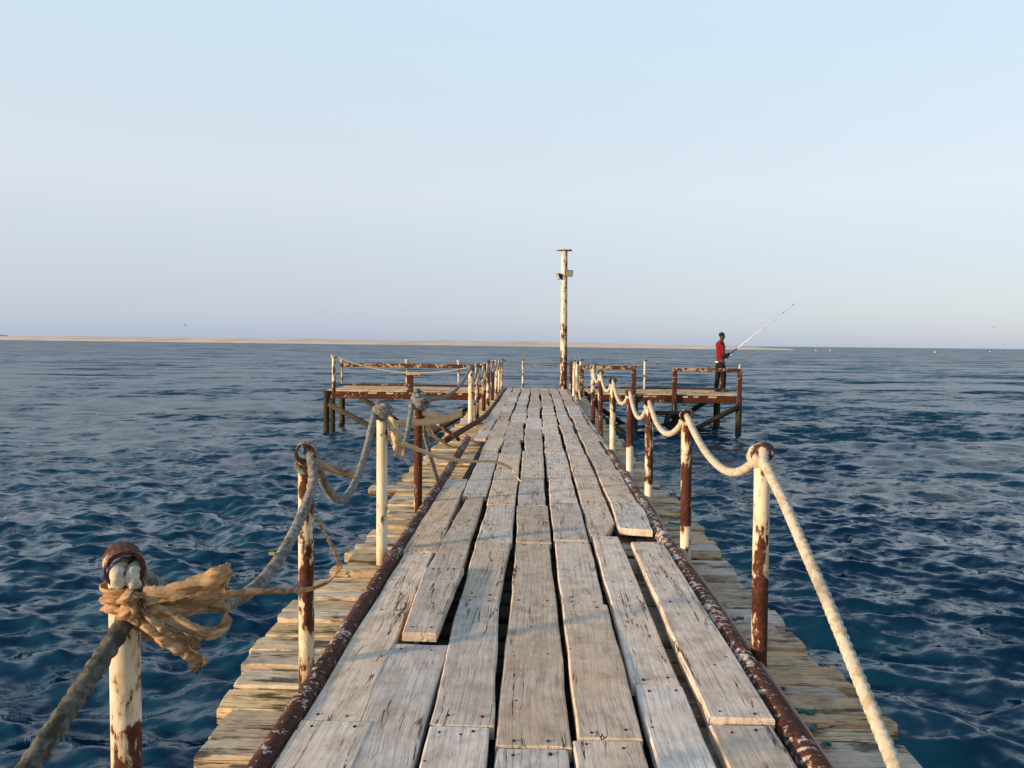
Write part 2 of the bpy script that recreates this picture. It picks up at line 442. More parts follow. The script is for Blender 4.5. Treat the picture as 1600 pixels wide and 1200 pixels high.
pier = thing('pier_walkway', 'long weathered timber pier walkway running out over the sea', 'pier')
# long boards: each column is a list of (y start, y end, x left, x right at start, x left, x right at end, lift, thickness)
EDGE = [(-.825, -.588), (-.578, -.376), (-.366, -.146), (-.124, .113), (.143, .372), (.399, .594), (.628, .858)]
EFAR = [(-.900, -.706), (-.690, -.474), (-.442, -.198), (-.162, .082), (.114, .361), (.398, .611), (.650, .892)]
def edges(c, y):
    t = min(max((y - 3) / 7, 0), 1)
    return tuple(a + (b - a) * t for a, b in zip(EDGE[c], EFAR[c]))
JOINT = [[-3, -1.1, .9, 2.71, 5.00, 7.26], [-3, -.4, 1.5, 3.45, 4.55, 6.9, 9.65], [-3, -1.5, .4, 2.70, 4.10, 5.27, 6.52, 9.62],
         [-3, -.8, 1.0, 2.57, 5.29, 6.52, 7.95, 9.86], [-3, -1.3, .8, 2.63, 4.03, 5.36, 6.65, 7.98, 9.7],
         [-3, -.5, 1.2, 3.09, 5.51, 9.54], [-3, -1.0, .9, 2.76, 5.30, 6.72, 8.45, 9.6]]
END_Y = 24.05
nail_mb = MB()
nail_mb.loft([[(.006 * q_ * math.cos(an), .006 * q_ * math.sin(an), h_) for an in np.linspace(0, 2 * math.pi, 7)[:-1]] for q_, h_ in ((1, -.004), (1, .0035), (.5, .0045))])
nail_me = bpy.data.meshes.new('nail'); nail_me.from_pydata(nail_mb.v, [], nail_mb.f); nail_me.update()
for c, js in enumerate(JOINT):
    if c == 0: js += [7.75, 10.7]
    y = js[-1]
    while y < END_Y - 2.8:
        y += rnd.uniform(1.3, 2.7); js.append(y)
    js.append(END_Y)
    for k in range(len(js) - 1):
        y0, y1 = js[k], js[k + 1]; g0, g1 = .004, .004
        lift, th, bow = rnd.uniform(0, .007), .050, rnd.uniform(-.001, .005)
        a0, b0 = edges(c, y0); a1, b1 = edges(c, y1); tear = None; jag = .006
        jl = .012 if y0 < 9.6 else .026
        a0 += rnd.uniform(-jl, jl); b0 += rnd.uniform(-jl, jl); a1 += rnd.uniform(-jl, jl); b1 += rnd.uniform(-jl, jl)
        if c == 0: a0, a1 = max(a0, -.835 if y0 < 5 else -.9), max(a1, -.84 if y1 < 5.5 else -.9)
        if c == 0 and k == 6: continue                      # a short board is missing beside the edge pipe
        if c == 0 and abs(y0 - 10.7) < .01: y0 = 11.15
        if c == 1 and abs(y0 - 3.45) < .01:                 # short raised plank
            y0 = 3.49; lift, th = .036, .040; a0, b0, a1, b1 = -.598, -.440, -.64, -.415
        if c == 1 and abs(y0 - 1.5) < .01: a1, b1 = -.645, -.375
        if c == 0 and abs(y0 - 2.71) < .01: b0, b1 = -.605, -.66
        if c == 0 and abs(y0 - .9) < .01: b1 = -.565
        if c == 1 and abs(y0 - 4.55) < .01: a0, b0, a1, b1 = -.64, -.43, -.60, -.455
        if c == 2 and abs(y0 - 4.10) < .01: a0, b0, a1, b1 = -.388, -.185, -.40, -.165
        if c == 2 and abs(y0 - 2.70) < .01: a0, b0, a1, b1 = -.36, -.135, -.395, -.185
        if c == 6 and abs(y0 - 2.76) < .01: y0 = 2.78; lift = .018; a0, b0, a1, b1 = .632, .868, .655, .868
        if c == 6 and abs(y0 - 5.30) < .01:                 # broken, split stub
            y0 = 5.66; lift = .02; jag = .03; a0, b0, a1, b1 = .60, .90, .645, .865
            tear = lambda t, a, b: (a + .10 * max(0, .55 - t) * (1 + .5 * noise.noise(Vector((t * 14, 2, 2)))), b - .04 * max(0, .3 - t))
        if c == 5 and abs(y0 - 5.51) < .01:
            tear = lambda t, a, b: (a + .11 * max(0, .10 - t) / .10 * (t > 0.0 or 1), b)
        if c == 3 and abs(y0 - 2.57) < .01: a0, b0 = -.125, .135
        L = (y1 - g1) - (y0 + g0); cy = (y0 + y1) / 2; cx = (a0 + b0 + a1 + b1) / 4
        me = plank_mesh('board', L, -(a0 - cx), -(b0 - cx), -(a1 - cx), -(b1 - cx), th, c * 31 + k * 3.7, nseg=max(8, int(L * 7)), wob=.006 if y0 < 9 else .010, bow=bow, jag=jag, tear=tear)
        o = mkobj('board', me, W_DECK, pier)
        o.location = (cx, cy, lift); o.rotation_euler = (0, rnd.uniform(-.0015, .0015), math.pi / 2)
        if y0 < 12:
            for eu in ((-L / 2 + .05), (L / 2 - .05)) + ((rnd.uniform(-.2, .2),) if L > 1.5 else ()):
                for ev in (.25, .74):
                    uu = eu + rnd.uniform(-.02, .02); tt = uu / L + .5
                    vv = -(a0 + (a1 - a0) * tt - cx) * (1 - ev) - (b0 + (b1 - b0) * tt - cx) * ev + rnd.uniform(-.015, .015)
                    zz = bow * (1 - (2 * tt - 1) ** 2)
                    rr = rnd.uniform(.005, .008)
                    no = mkobj('nail', nail_me, NAIL, o, (uu, vv, zz)); no.scale = (rr / .006, rr / .006, 1)
        if c == 6 and abs(y0 - 5.66) < .01: o['label'] = 'split and broken board stub with raised curling grain'
        if c == 1 and abs(y0 - 3.49) < .01: o['label'] = 'short raised board with bright sawn end'

# cross planks under the boards, their ends sticking out on both sides
def outer_l(y): return np.interp(y, [-3, 2.6, 3.2, 3.8, 4.8, 5.2, 6.2, 7.6, 8.4, 9.3, 24], [1.25, 1.19, 1.26, 1.33, 1.34, 1.25, 1.22, 1.36, 1.42, 1.43, 1.42])
def outer_r(y): return np.interp(y, [-3, 2.7, 3.2, 4.0, 5.0, 6.5, 9.5, 24], [1.38, 1.37, 1.35, 1.29, 1.31, 1.33, 1.28, 1.34])
for side in (-1, 1):
    y = -3.0; q = 0
    while y < END_Y - .1:
        w = rnd.choice([.12, .14, .16, .19, .22, .24] if y < 8 else [.15, .18, .21, .24]) * rnd.uniform(.92, 1.08)
        if 4.74 < y < 4.95: y = 4.95
        gap = rnd.choice([.006, .01, .016, .026, .04]) * (1 if rnd.random() < .85 else 1.8)
        if side < 0:
            xl, xr = -outer_l(y) + rnd.uniform(-.05, .05), -.60 + rnd.uniform(-.03, .03)
            if abs(y - 7.7) < .12: xl = -1.66
        else:
            xl, xr = .60 + rnd.uniform(-.03, .03), outer_r(y) + rnd.uniform(-.05, .05)
        th = rnd.uniform(.05, .065) if not 4.9 < y < 5.2 else .08
        L = xr - xl
        me = plank_mesh('cross_plank', L, w / 2, -w / 2, w / 2 + rnd.uniform(-.012, .012), -w / 2 + rnd.uniform(-.008, .008), th, 400 + q * 2.3 + side * 90, nseg=9, wob=.007, r=.006, jag=.02)
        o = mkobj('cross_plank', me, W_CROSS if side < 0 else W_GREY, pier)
        o.location = ((xl + xr) / 2, y + w / 2, -.088 - rnd.random() * .026); o.rotation_euler = (rnd.uniform(-.06, .06), 0, rnd.uniform(-.012, .012))
        y += w + gap; q += 1
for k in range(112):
    m = MB(); m.box(-.555, .555, -.085, .085, -.045, .045, .006); m.build('joist', W_PILE, pier, loc=(0, -2.8 + k * .24 + rnd.uniform(-.025, .025), -.134 - rnd.random() * .01))  # near-black colour stands in for the shade seen through the board gaps
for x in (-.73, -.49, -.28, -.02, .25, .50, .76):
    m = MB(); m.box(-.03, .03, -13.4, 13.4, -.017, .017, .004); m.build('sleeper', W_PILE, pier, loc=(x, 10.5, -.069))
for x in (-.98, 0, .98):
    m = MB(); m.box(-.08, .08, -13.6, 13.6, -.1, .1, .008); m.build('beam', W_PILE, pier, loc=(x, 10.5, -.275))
def pile(parent, x, y, ztop, r=.11, zb=-2.6, lean=(0, 0), mat=W_PILE):
    h = ztop - zb; m = MB()
    m.tube([(lean[0] * t, lean[1] * t, -h * (1 - t)) for t in np.linspace(0, 1, 9)], [r * (1.08 - .1 * t) for t in np.linspace(0, 1, 9)], 12, wob=.09)
    return m.build('pile', mat, parent, smooth=True, loc=(x, y, ztop))
for yy in (-1.5, 2.6, 6.7, 10.8, 14.9, 19.0, 23.2):
    for x in (-.98, .98): pile(pier, x, yy, -.378)
    m = MB(); m.box(-1.15, 1.15, -.07, .07, -.08, .08, .008); m.build('cap_beam', W_PILE, pier, loc=(0, yy + .22, -.458))

# ------------------------------------------------------------------ pier head (two wings)
def beam(parent, name, x0, x1, y0, y1, z0, z1, mat=RUST, rust=.75):
    c = ((x0 + x1) / 2, (y0 + y1) / 2, (z0 + z1) / 2); m = MB()
    m.box(x0 - c[0], x1 - c[0], y0 - c[1], y1 - c[1], z0 - c[2], z1 - c[2], min(.012, (z1 - z0) * .2))
    o = m.build(name, mat, parent, loc=c); rustp(o, rust, rust, rust); return o
def rustp(o, base, mid, top, h0=-9.0, h1=9.0):
    o['rust_base'], o['rust_mid'], o['rust_top'], o['rust_h0'], o['rust_h1'] = float(base), float(mid), float(top), float(h0), float(h1)
YF, YB = 22.0, 24.3
def wing(x0, x1, label, inner, outer, braces, piles):
    t = thing('pier_head_wing', label, 'pier', ((x0 + x1) / 2, YF, SEA))
    inv = Matrix.Translation(-Vector(t.location))
    def fix(o): o.location = Vector(o.location) - Vector(t.location); return o
    yy = YF + .02
    while yy < YB - .1:
        w = rnd.uniform(.15, .22); a = x0
        while a < x1 - .3:
            b = min(a + rnd.uniform(2.0, 3.2), x1)
            if x1 - b < .5: b = x1
            me = plank_mesh('plank', b - a - .01, w / 2, -w / 2, w / 2, -w / 2, .035, yy * 9 + a, nseg=6)
            o = mkobj('plank', me, W_CROSS, t); o.location = ((a + b) / 2, yy + w / 2, rnd.uniform(-.012, 0)); fix(o); a = b
        yy += w + .012
    fix(beam(t, 'edge_beam', x0, x1, YF - .02, YF + .10, -.245, -.052, rust=.92))
    fix(beam(t, 'edge_beam', x0, x1, YB - .1, YB + .02, -.245, -.052, rust=.92))
    fix(beam(t, 'kerb', x0, x1, YB - .05, YB + .03, .004, .062, rust=.9))
    for k in range(3):
        xx = x0 + .4 + (x1 - x0 - .8) * k / 2
        fix(beam(t, 'joist', xx - .05, xx + .05, YF + .11, YB - .11, -.23, -.052, rust=.95))
    # short blocks between deck and beam on the seaward-lit face
    for k in range(7):
        xx = rnd.uniform(x0 + .3, x1 - .5)
        fix(beam(t, 'packing_block', xx, xx + rnd.uniform(.12, .4), YF - .035, YF - .022, -.10, -.055, W_CROSS, 0))
    for (x, yy, zt, r) in piles: fix(pile(t, x, yy, zt, r))
    for (xa, za, xb, zb, yy, r) in braces:
        m = MB(); m.tube([(0, 0, 0), ((xb - xa) * .5, 0, (zb - za) * .5), (xb - xa, 0, zb - za)], r, 8, wob=.05)
        fix(m.build('brace', W_PILE, t, smooth=True, loc=(xa, yy, za)))
    return t
wing(-5.95, -1.47, 'rusty pier wing with a single long rear rail, reaching away from the lamp pole', 0, 0,
     [(-5.85, -.40, -3.5, -1.62, 21.93, .075), (-1.35, -.26, -3.6, -1.55, 21.93, .075), (-5.6, -.26, -3.6, -1.5, 24.1, .075), (-1.5, -.3, -3.4, -1.5, 24.1, .07)],
     [(-5.93, 22.0, -.02, .085), (-5.76, 22.04, -.25, .07), (-6.0, 24.1, -.25, .085), (-1.62, 22.1, -.25, .10), (-1.62, 24.1, -.25, .10)])
wing(1.47, 5.7, 'rusty pier wing that carries the fisherman and two front rails', 0, 0,
     [(5.58, -.34, 3.5, -1.45, 21.93, .07), (1.2, -.28, 2.9, -1.4, 21.93, .075), (5.4, -.2, 3.7, -1.3, 24.1, .07), (1.5, -.3, 3.3, -1.5, 24.1, .07)],
     [(5.62, 22.0, -.25, .085), (5.45, 23.9, -.25, .10), (2.72, 22.04, -.25, .12), (3.85, 22.06, -.25, .075), (1.62, 22.1, -.25, .1), (1.62, 24.1, -.25, .1)])
# rails
def tpost(parent, x, y, z0, z1, r, rb=.5, rm=.5, rt=.5, h0=-9, h1=9, name='post', mat=PAINT, n=14):
    m = MB(); m.tube([(0, 0, t * (z1 - z0)) for t in np.linspace(0, 1, 7)], r, n, wob=.02)
    o = m.build(name, mat, parent, smooth=True, loc=(x, y, z0)); rustp(o, rb, rm, rt, h0, h1); return o
def frame(label, x0, x1, zt, s, group=None):
    t = thing('guard_rail', label, 'railing', ((x0 + x1) / 2, YF - .08, 0)); lx = (x1 - x0) / 2
    for k, sx in enumerate((-lx, lx)):
        m = MB(); m.box(-.06, .06, -.055, .055, -.25, zt - .052, .012); o = m.build('post', RUST, t, loc=(sx, 0, 0)); rustp(o, .8, .8, .8)
    m = MB(); m.box(-lx - .06, lx + .06, -.05, .05, -.05, .05, .01); o = m.build('rail', RUST, t, loc=(0, 0, zt)); rustp(o, .58, .58, .58)
    return t
frame('rusty steel rail frame on the pier wing beside the lamp pole', 1.24, 2.69, .715, 1)
t = frame('rusty steel rail frame standing in front of the fisherman', 3.82, 5.6, .68, 1)
m = MB(); m.tube([(0, 0, 0), (0, 0, .12)], [.035, .028], 8); o = m.build('stub', PAINT, t, loc=(.89, 0, .73)); rustp(o, .3, .3, .3)
t = thing('guard_rail', 'long rust-flaked rail along the sea edge of the wing opposite the fisherman', 'railing', (-3.7, YB, 0))
m = MB(); m.box(-2.42, 2.42, -.04, .04, -.06, .06, .012); o = m.build('rail', RUST, t, loc=(0, -.055, .635)); rustp(o, .68, .68, .68)
for x in (-2.36, -.33, 1.28):
    o = tpost(t, x, 0, .06, .84, .032, .35, .35, .3)
    m = MB()
    for k in range(3): m.tube([(.05 * math.cos(a), .05 * math.sin(a), .74 + .035 * k) for a in np.linspace(0, 6.3, 13)], .018, 6)
    m.build('rope_wrap', ROPE_C, t, loc=(x, 0, 0), smooth=True)

# ------------------------------------------------------------------ railing posts along the walkway
RING_MAT = PAINT
def rail_post(x, y, top, label, rb, rm, rt, h0=.3, h1=.65, r=.033, lean=(0, 0), group=None, ring=True, ringtilt=.25):
    t = thing('railing_post', label, 'post', (x, y, -.09), group)
    H = top + .09; m = MB()
    m.tube([(lean[0] * q, lean[1] * q, H * q) for q in np.linspace(0, 1, 12)], r, 18, wob=.018)
    o = m.build('pipe', PAINT, t, smooth=True); rustp(o, rb, rm, rt, h0, h1)
    if ring:
        m = MB(); n = 18; R, ri, hl = .043, .034, .048; rings = []
        for yy, rr in ((-hl, ri), (-hl, R), (hl, R), (hl, ri), (-hl, ri)):
            rings.append([(rr * math.cos(2 * math.pi * j / n), yy, rr * math.sin(2 * math.pi * j / n)) for j in range(n)])
        m.loft(rings, caps=False)
        m.f = [tuple(reversed(f)) for f in m.f]
        o = m.build('ring', PAINT, t, loc=(lean[0], lean[1], H + R - .008)); rustp(o, .72, .72, .72)
        o.rotation_euler = (0, 0, ringtilt)
    return Vector((x + lean[0], y + lean[1], top + .035))
ends = {}
ends['L1'] = rail_post(-.94, 1.75, .80, 'cream post with a rusty foot and tan cloth bound round its ringed top', .60, .13, .06, .56, .75, r=.033, ringtilt=.55)
ends['L2'] = rail_post(-.942, 3.18, .86, 'rust-blotched cream post with a grey rope lashed down one side', .60, .42, .62, .36, .72, r=.032)
ends['L3'] = rail_post(-.992, 5.02, .87, 'clean cream post wearing a cap of coiled pale rope and a cloth tassel', .14, .05, .08, .1, .8, r=.035, ring=False)
ends['L4'] = rail_post(-.99, 6.56, .85, 'dark red rusted post with a thick rope bundle and torn tape at its top', .55, .93, .9, .26, .7, r=.035, ring=False)
ends['L5'] = rail_post(-1.18, 14.1, .90, 'plain cream post at the far end of the long slack rope', .08, .10, .2, r=.05, ring=False)
GF = 'posts close together at the far end of the walkway'
for k, (x, y, z) in enumerate([(-1.13, 14.9, .9), (-1.13, 16.8, .86), (-1.12, 18.1, .89), (-1.13, 20.0, .85), (-1.12, 21.8, .85), (-1.1, 23.0, .85), (-1.08, 24.2, .85)]):
    ends['L%d' % (6 + k)] = rail_post(x, y, z, 'slim rust-streaked post in the tight row across the boards from the lamp pole', [.7, .95, .6, .8, .3, .2, .3][k], [.5, .6, .5, .9, .2, .2, .3][k], .3, .35, .7, r=.042, group=GF, ring=k < 4)
ends['R1'] = rail_post(1.0, 3.46, .85, 'white post with rust patches where the cream rope turns down to the deck', .78, .50, .36, .42, .70, r=.035, lean=(-.008, 0), ringtilt=-.5)
lab = ['second post of the cream rope counted from its deck end, rusty above a cream foot', 'third post of the cream rope counted from its deck end, rust with a white streak',
       'fourth post of the cream rope counted from its deck end, dark rust above cream', 'fifth post of the cream rope counted from its deck end, mostly cream',
       'sixth post of the cream rope counted from its deck end, rust red', 'seventh post of the cream rope, its last, rust red']
for k, (x, y, z, a, b, c, h) in enumerate([(1.0, 5.19, .86, .03, .86, .50, .25), (1.01, 6.99, .82, .03, .82, .55, .22), (1.0, 8.35, .82, .03, .95, .95, .36), (.98, 10.04, .86, .05, .3, .7, .4),
                                           (.98, 12.0, .89, .7, .85, .6, .15), (1.02, 14.16, .91, .85, .7, .4, .2)]):
    ends['R%d' % (k + 2)] = rail_post(x, y, z, lab[k], a, b, c, h, .58, r=.035 + .001 * k, lean=(-.012, 0), ringtilt=-.3)
for k, (x, y, z, l) in enumerate([(.985, 19.3, .87, 'pale thin post between the lamp pole and the near rail frame'), (.97, 20.5, .88, 'cream post near the lamp pole with a white strap hanging from it'),
                                  (.99, 22.7, .85, 'dark rust post standing right beside the lamp pole')]):
    ends['R%d' % (8 + k)] = rail_post(x, y, z, l, [.4, .2, .95][k], [.3, .15, .95][k], [.3, .2, .95][k], r=[.035, .04, .06][k], ring=k < 2)
ends['B1'] = rail_post(-.43, 24.2, .84, 'thin lone post carrying the rope across the end of the walkway', .5, .3, .1, r=.028, ring=False)
ends['B2'] = rail_post(1.34, 24.22, .87, 'thin pale post behind the rail frame beside the lamp pole', .3, .3, .1, r=.035, ring=False)
ends['B3'] = rail_post(3.3, 24.22, .87, 'thin pale rope post in the gap between the two rail frames', .3, .3, .1, r=.032, ring=False)
ends['B4'] = rail_post(5.62, 24.22, .76, 'thin post at the outer sea corner behind the fisherman', .6, .6, .3, r=.03, ring=False)
ends['F1'] = rail_post(-5.73, 22.04, .92, 'tall pale corner post with rope knotted at its top on the wing opposite the fisherman', .75, .3, .15, .35, .6, r=.05, ring=False)
t = thing('stub_post', 'short thick rusty stub in the middle of the wing opposite the fisherman', 'post', (-3.57, 22.04, 0))
m = MB(); m.box(-.085, .085, -.06, .06, -.05, .44, .012); o = m.build('post', RUST, t); rustp(o, .95, .95, .9)
m = MB(); m.box(-.1, .36, -.05, .05, 0, .035, .006); m.build('cap_board', W_CROSS, t, loc=(0, 0, .442))

# ------------------------------------------------------------------ ropes
def rope_prof(pitch_steps):
    return lambda i, a: 1 + .27 * abs(math.cos(1.5 * (a - 2 * math.pi * i / pitch_steps))) - .17
def rope_mesh(path, r, near=True):
    P = [Vector(p) for p in path]; L = sum((P[i + 1] - P[i]).length for i in range(len(P) - 1))
    step = r * (.36 if near else .9)
    n = max(6, int(L / step)); D = [0]
    for i in range(len(P) - 1): D.append(D[-1] + (P[i + 1] - P[i]).length)
    out = []; k = 0
    for i in range(n + 1):
        d = L * i / n
        while k < len(D) - 2 and D[k + 1] < d: k += 1
        f = (d - D[k]) / max(1e-6, D[k + 1] - D[k]); out.append(P[k].lerp(P[k + 1], f))
    m = MB(); m.tube(out, r, 18 if near else 8, prof=rope_prof(4.6 / .36 if near else 9))
    return m
def sagpath(a, b, sag, n=26, jit=0.0, skew=.5):
    a, b = Vector(a), Vector(b); out = []
    for i in range(n + 1):
        t = i / n; s = 4 * t * (1 - t)
        if skew != .5: s = (t / skew) * (2 - t / skew) if t < skew else 1 - ((t - skew) / (1 - skew)) ** 2
        p = a.lerp(b, t); p.z -= sag * s; p.x += jit * math.sin(t * 7 + a.y); out.append(p)
    return out
def rope(label, spans, mat, r=.024, near=True, group=None, knots=(), first=None):
    a0 = Vector(spans[0][0]); t = thing('rope', label, 'rope', a0, group)
    for si, sp in enumerate(spans):
        path = sagpath(*sp) if isinstance(sp[2], float) else sp
        m = rope_mesh([Vector(p) - a0 for p in path], r, near); so = m.build('span', first if first and si == 0 else mat, t, smooth=True)
        if first and si == 0: so['label'] = 'dirt-darkened span of the grey rope'
    for (c, R, turns, tilt, rr) in knots:
        pts = []
        for i in range(int(16 * turns) + 1):
            a = 2 * math.pi * i / 16
            p = Vector((R * math.cos(a), R * math.sin(a) * 1.0, rr * 1.55 * (i / 16 - turns / 2) * (1 if turns > 1.3 else .4)))
            p += Vector((noise.noise(Vector((i * .4, R, c[1]))), noise.noise(Vector((i * .4, c[1], 3))), noise.noise(Vector((i * .3, 7, c[1]))))) * rr * .5
            p.rotate(Matrix.Rotation(tilt[0], 3, 'X') @ Matrix.Rotation(tilt[1], 3, 'Y')); pts.append(p + Vector(c) - a0)
        rope_mesh(catmull(pts, 3), rr, near).build('knot', mat, t, smooth=True)
    return t
E_ = ends
dz = Vector((0, 0, -.0))
def knot(e, R=.046, turns=1.6, tilt=(.3, .2), rr=.019, off=(0, 0, -.02)): return (Vector(e) + Vector(off), R, turns, tilt, rr)
r1 = E_['R1']
rope('thick cream rope slung from post to post, its near end running down to the deck',
     [[(.955, 1.62, -.03), (.962, 1.75, .06), (.968, 2.08, .235), (.975, 2.6, .50), (.975, 3.1, .745), (.968, 3.36, .86), (.99, 3.43, .90), r1 + Vector((0, .02, .012))],
      (r1, E_['R2'], .19, 30, 0.0, .42), (E_['R2'], E_['R3'], .2, 26, 0.0, .5), (E_['R3'], E_['R4'], .21), (E_['R4'], E_['R5'], .2), (E_['R5'], E_['R6'], .2), (E_['R6'], E_['R7'], .2)],
     ROPE_C, .0200, True, knots=[knot(r1, .037, .8, (1.2, -.7), .020, (-.012, -.012, -.012)), knot(r1, .040, 1.3, (.35, .5), .019, (.0, -.005, -.04))] + [knot(E_['R%d' % k], .036, 1.2, (.3, .3 - .1 * k), .014, (0, 0, -.05)) for k in range(2, 8)])
l1, l2, l3, l4 = E_['L1'], E_['L2'], E_['L3'], E_['L4']
rope('thick grey rope sagging between the first four posts, one wrapped in tan cloth',
     [[(-.93, .15, .70), (-.925, .6, .50), (-.925, 1.0, .47), (-.928, 1.3, .525), (-.925, 1.52, .62), (-.912, 1.66, .70), (-.905, 1.71, .745), (-.91, 1.74, .80), l1 + Vector((.005, .0, 0))],
      sagpath(l1 + Vector((.0, .02, -.005)), (-.905, 3.12, .74), .245, 30) + [Vector((-.900, 3.14, .80)), Vector((-.905, 3.14, .86)), l2 + Vector((.01, 0, .02))],
      (l2 + Vector((.02, .03, -.01)), l3 + Vector((-.045, -.03, -.01)), .335, 30, 0.0, .45), [l3 + Vector((-.045, -.03, -.01)), l3 + Vector((-.035, -.02, .025)), l3 + Vector((.02, -.03, .04)), l3 + Vector((.045, 0, .01))],
      (l3 + Vector((.03, .03, -.01)), l4 + Vector((-.05, -.02, -.03)), .33, 24)],
     ROPE_G, .0200, True, first=ROPE_D, knots=[knot(l2, .036, 1.3, (.4, .4), .013, (0, 0, -.06)), knot(l3, .047, 2.2, (.15, .2), .02, (0, 0, -.015)), knot(l3, .028, 1.5, (.2, .1), .02, (0, 0, .03)),
                                 knot(l4, .05, 3.2, (.15, .3), .022, (0, 0, -.04)), knot(l4, .055, 1.8, (.9, .2), .022, (.02, 0, -.03)), knot(l4, .03, 1.5, (.2, .4), .02, (0, 0, .03))])
rope('white folded rope ends poking out of the ring on the cloth-bound post',
     [[l1 + Vector((-.004, .03, -.004)), l1 + Vector((.004, -.015, .004)), l1 + Vector((.010, -.045, .0)), l1 + Vector((.014, -.056, -.014)), l1 + Vector((.016, -.05, -.032))],
      [l1 + Vector((.02, .03, -.008)), l1 + Vector((.032, -.01, -.002)), l1 + Vector((.038, -.036, -.008)), l1 + Vector((.042, -.044, -.022)), l1 + Vector((.044, -.038, -.04))]], ROPE_C, .0150)
rope('taut rope from the dark red post down to the edge pipe', [[(-.965, 6.6, .80), (-.958, 6.66, .62), (-.962, 7.1, .32), (-.955, 7.55, .03), (-.93, 7.6, -.02)]], ROPE_G, .02)
rope('long slack rope bridging the missing posts to the plain cream post', [(l4 + Vector((0, .03, .01)), E_['L5'], .2, 30)], ROPE_G, .021, False, knots=[knot(E_['L5'], .055, 2, (.1, .2), .018)])
rope('drooping rope threaded through the tight far row of posts', [(E_['L%d' % k], E_['L%d' % (k + 1)], .28) for k in range(5, 12)], ROPE_G, .022, False)
rope('thin rope across the open end of the walkway', [(E_['L12'], E_['B1'], .10), (E_['B1'], Vector((.72, 23.62, .72)), .14)], ROPE_G, .018, False, knots=[knot(E_['B1'], .035, 2, (.1, .2), .015)])
rope('thin rope behind the two front rail frames', [(Vector((.88, 23.6, .8)), E_['B2'], .1), (E_['B2'], E_['B3'], .22), (E_['B3'], E_['B4'], .24)], ROPE_G, .016, False, knots=[knot(E_['B2'], .04, 2, (.1, .2), .016), knot(E_['B3'], .04, 2, (.1, .2), .016)])
rope('thin rope from the tall corner post over the rusty stub to the walkway', [(E_['F1'], Vector((-3.57, 22.04, .495)), .10), (Vector((-3.57, 22.04, .495)), E_['L10'], .10)], ROPE_C, .017, False, knots=[knot(E_['F1'], .06, 2.5, (.1, .2), .022)])
rope('white strap hanging from a post near the lamp pole', [[E_['R9'], Vector((1.0, 20.2, .6)), Vector((1.08, 19.6, .05)), Vector((1.1, 19.5, -.04))]], ROPE_C, .022, False)
for k, (x, y, rz) in enumerate([(.99, 3.05, .2), (1.06, 3.06, -.3), (1.02, 2.92, .1), (1.02, 2.8, -.2), (1.0, 3.24, .3), (1.05, 4.1, 0.1), (1.17, 6.5, .2), (1.12, 6.3, -.2)]):
    pts = [(-.05 + .1 * i / 8, .012 * math.sin(i * 1.6 + k), .004 * math.sin(i)) for i in range(9)]
    m = rope_mesh(pts, .0075); o = m.build('twine_scrap', ROPE_T, smooth=True, loc=(x, y, -.079)); o.rotation_euler = (0, 0, rz)
    tag(o, 'frayed scrap of teal twine caught on the cross planks beside the cream rope', 'twine', 'teal twine scraps')

# ------------------------------------------------------------------ edge pipes
def edge_pipe(label, pts, r, rust, n=16):
    p0 = Vector(pts[0]); m = MB(); P = catmull([Vector(p) - p0 for p in pts], 14)
    m.tube(P, r, n, wob=.05); o = m.build('edge_pipe', PIPE, smooth=True, loc=p0); rustp(o, rust, rust, rust)
    return tag(o, label, 'pipe')
edge_pipe('dark scaly pipe lying between the boards and the posts with grey rope', [(-.868, -2.5, -.028), (-.866, .6, -.028), (-.872, 2.4, -.028), (-.876, 3.2, -.026), (-.896, 4.66, -.028), (-.915, 6.5, -.028), (-.93, 8.6, 0), (-.958, 10.95, .012)], .047, .82)
edge_pipe('dark fallen pipe that veers off the boards then follows their far edge', [(-1.27, 10.85, -.012), (-1.12, 12.4, .0), (-1.0, 13.7, .0), (-.955, 16, -.03), (-.95, 20, -.03), (-.94, 23.9, -.03)], .045, .9)
edge_pipe('rust-red pipe with flaking white paint below the cream rope', [(.93, -2.5, -.026), (.935, 1.5, -.026), (.925, 2.5, -.026), (.918, 4, -.026), (.915, 5.3, -.026), (.93, 7.2, -.026), (.94, 10.0, -.026)], .049, .68)
edge_pipe('thinner tan pipe continuing the rust-red one to the lamp pole', [(.945, 10.06, -.034), (.94, 13, -.034), (.945, 17, -.034), (.95, 21, -.034), (.935, 23.4, -.034)], .038, .45)
m = MB(); m.tube(catmull([(.985 + .012 * math.sin(y * 2.1), y, -.034 + .012 * math.sin(y * 3)) for y in np.arange(-1, 9.2, .5)], 4), .012, 8)
tag(m.build('hose', SALMON, smooth=True), 'thin salmon hose running along the outside of the rust-red pipe', 'hose')
m = MB(); m.tube([(-1.46, 11.0, .27), (-1.3, 11.02, .145), (-1.13, 11.05, .02), (-1.08, 11.06, -.025)], .026, 8, wob=.1)
o = m.build('leaning_rod', RUST, smooth=True); rustp(o, .8, .8, .8); tag(o, 'rusty broken rod leaning out over the planks by the fallen pipe', 'rod')

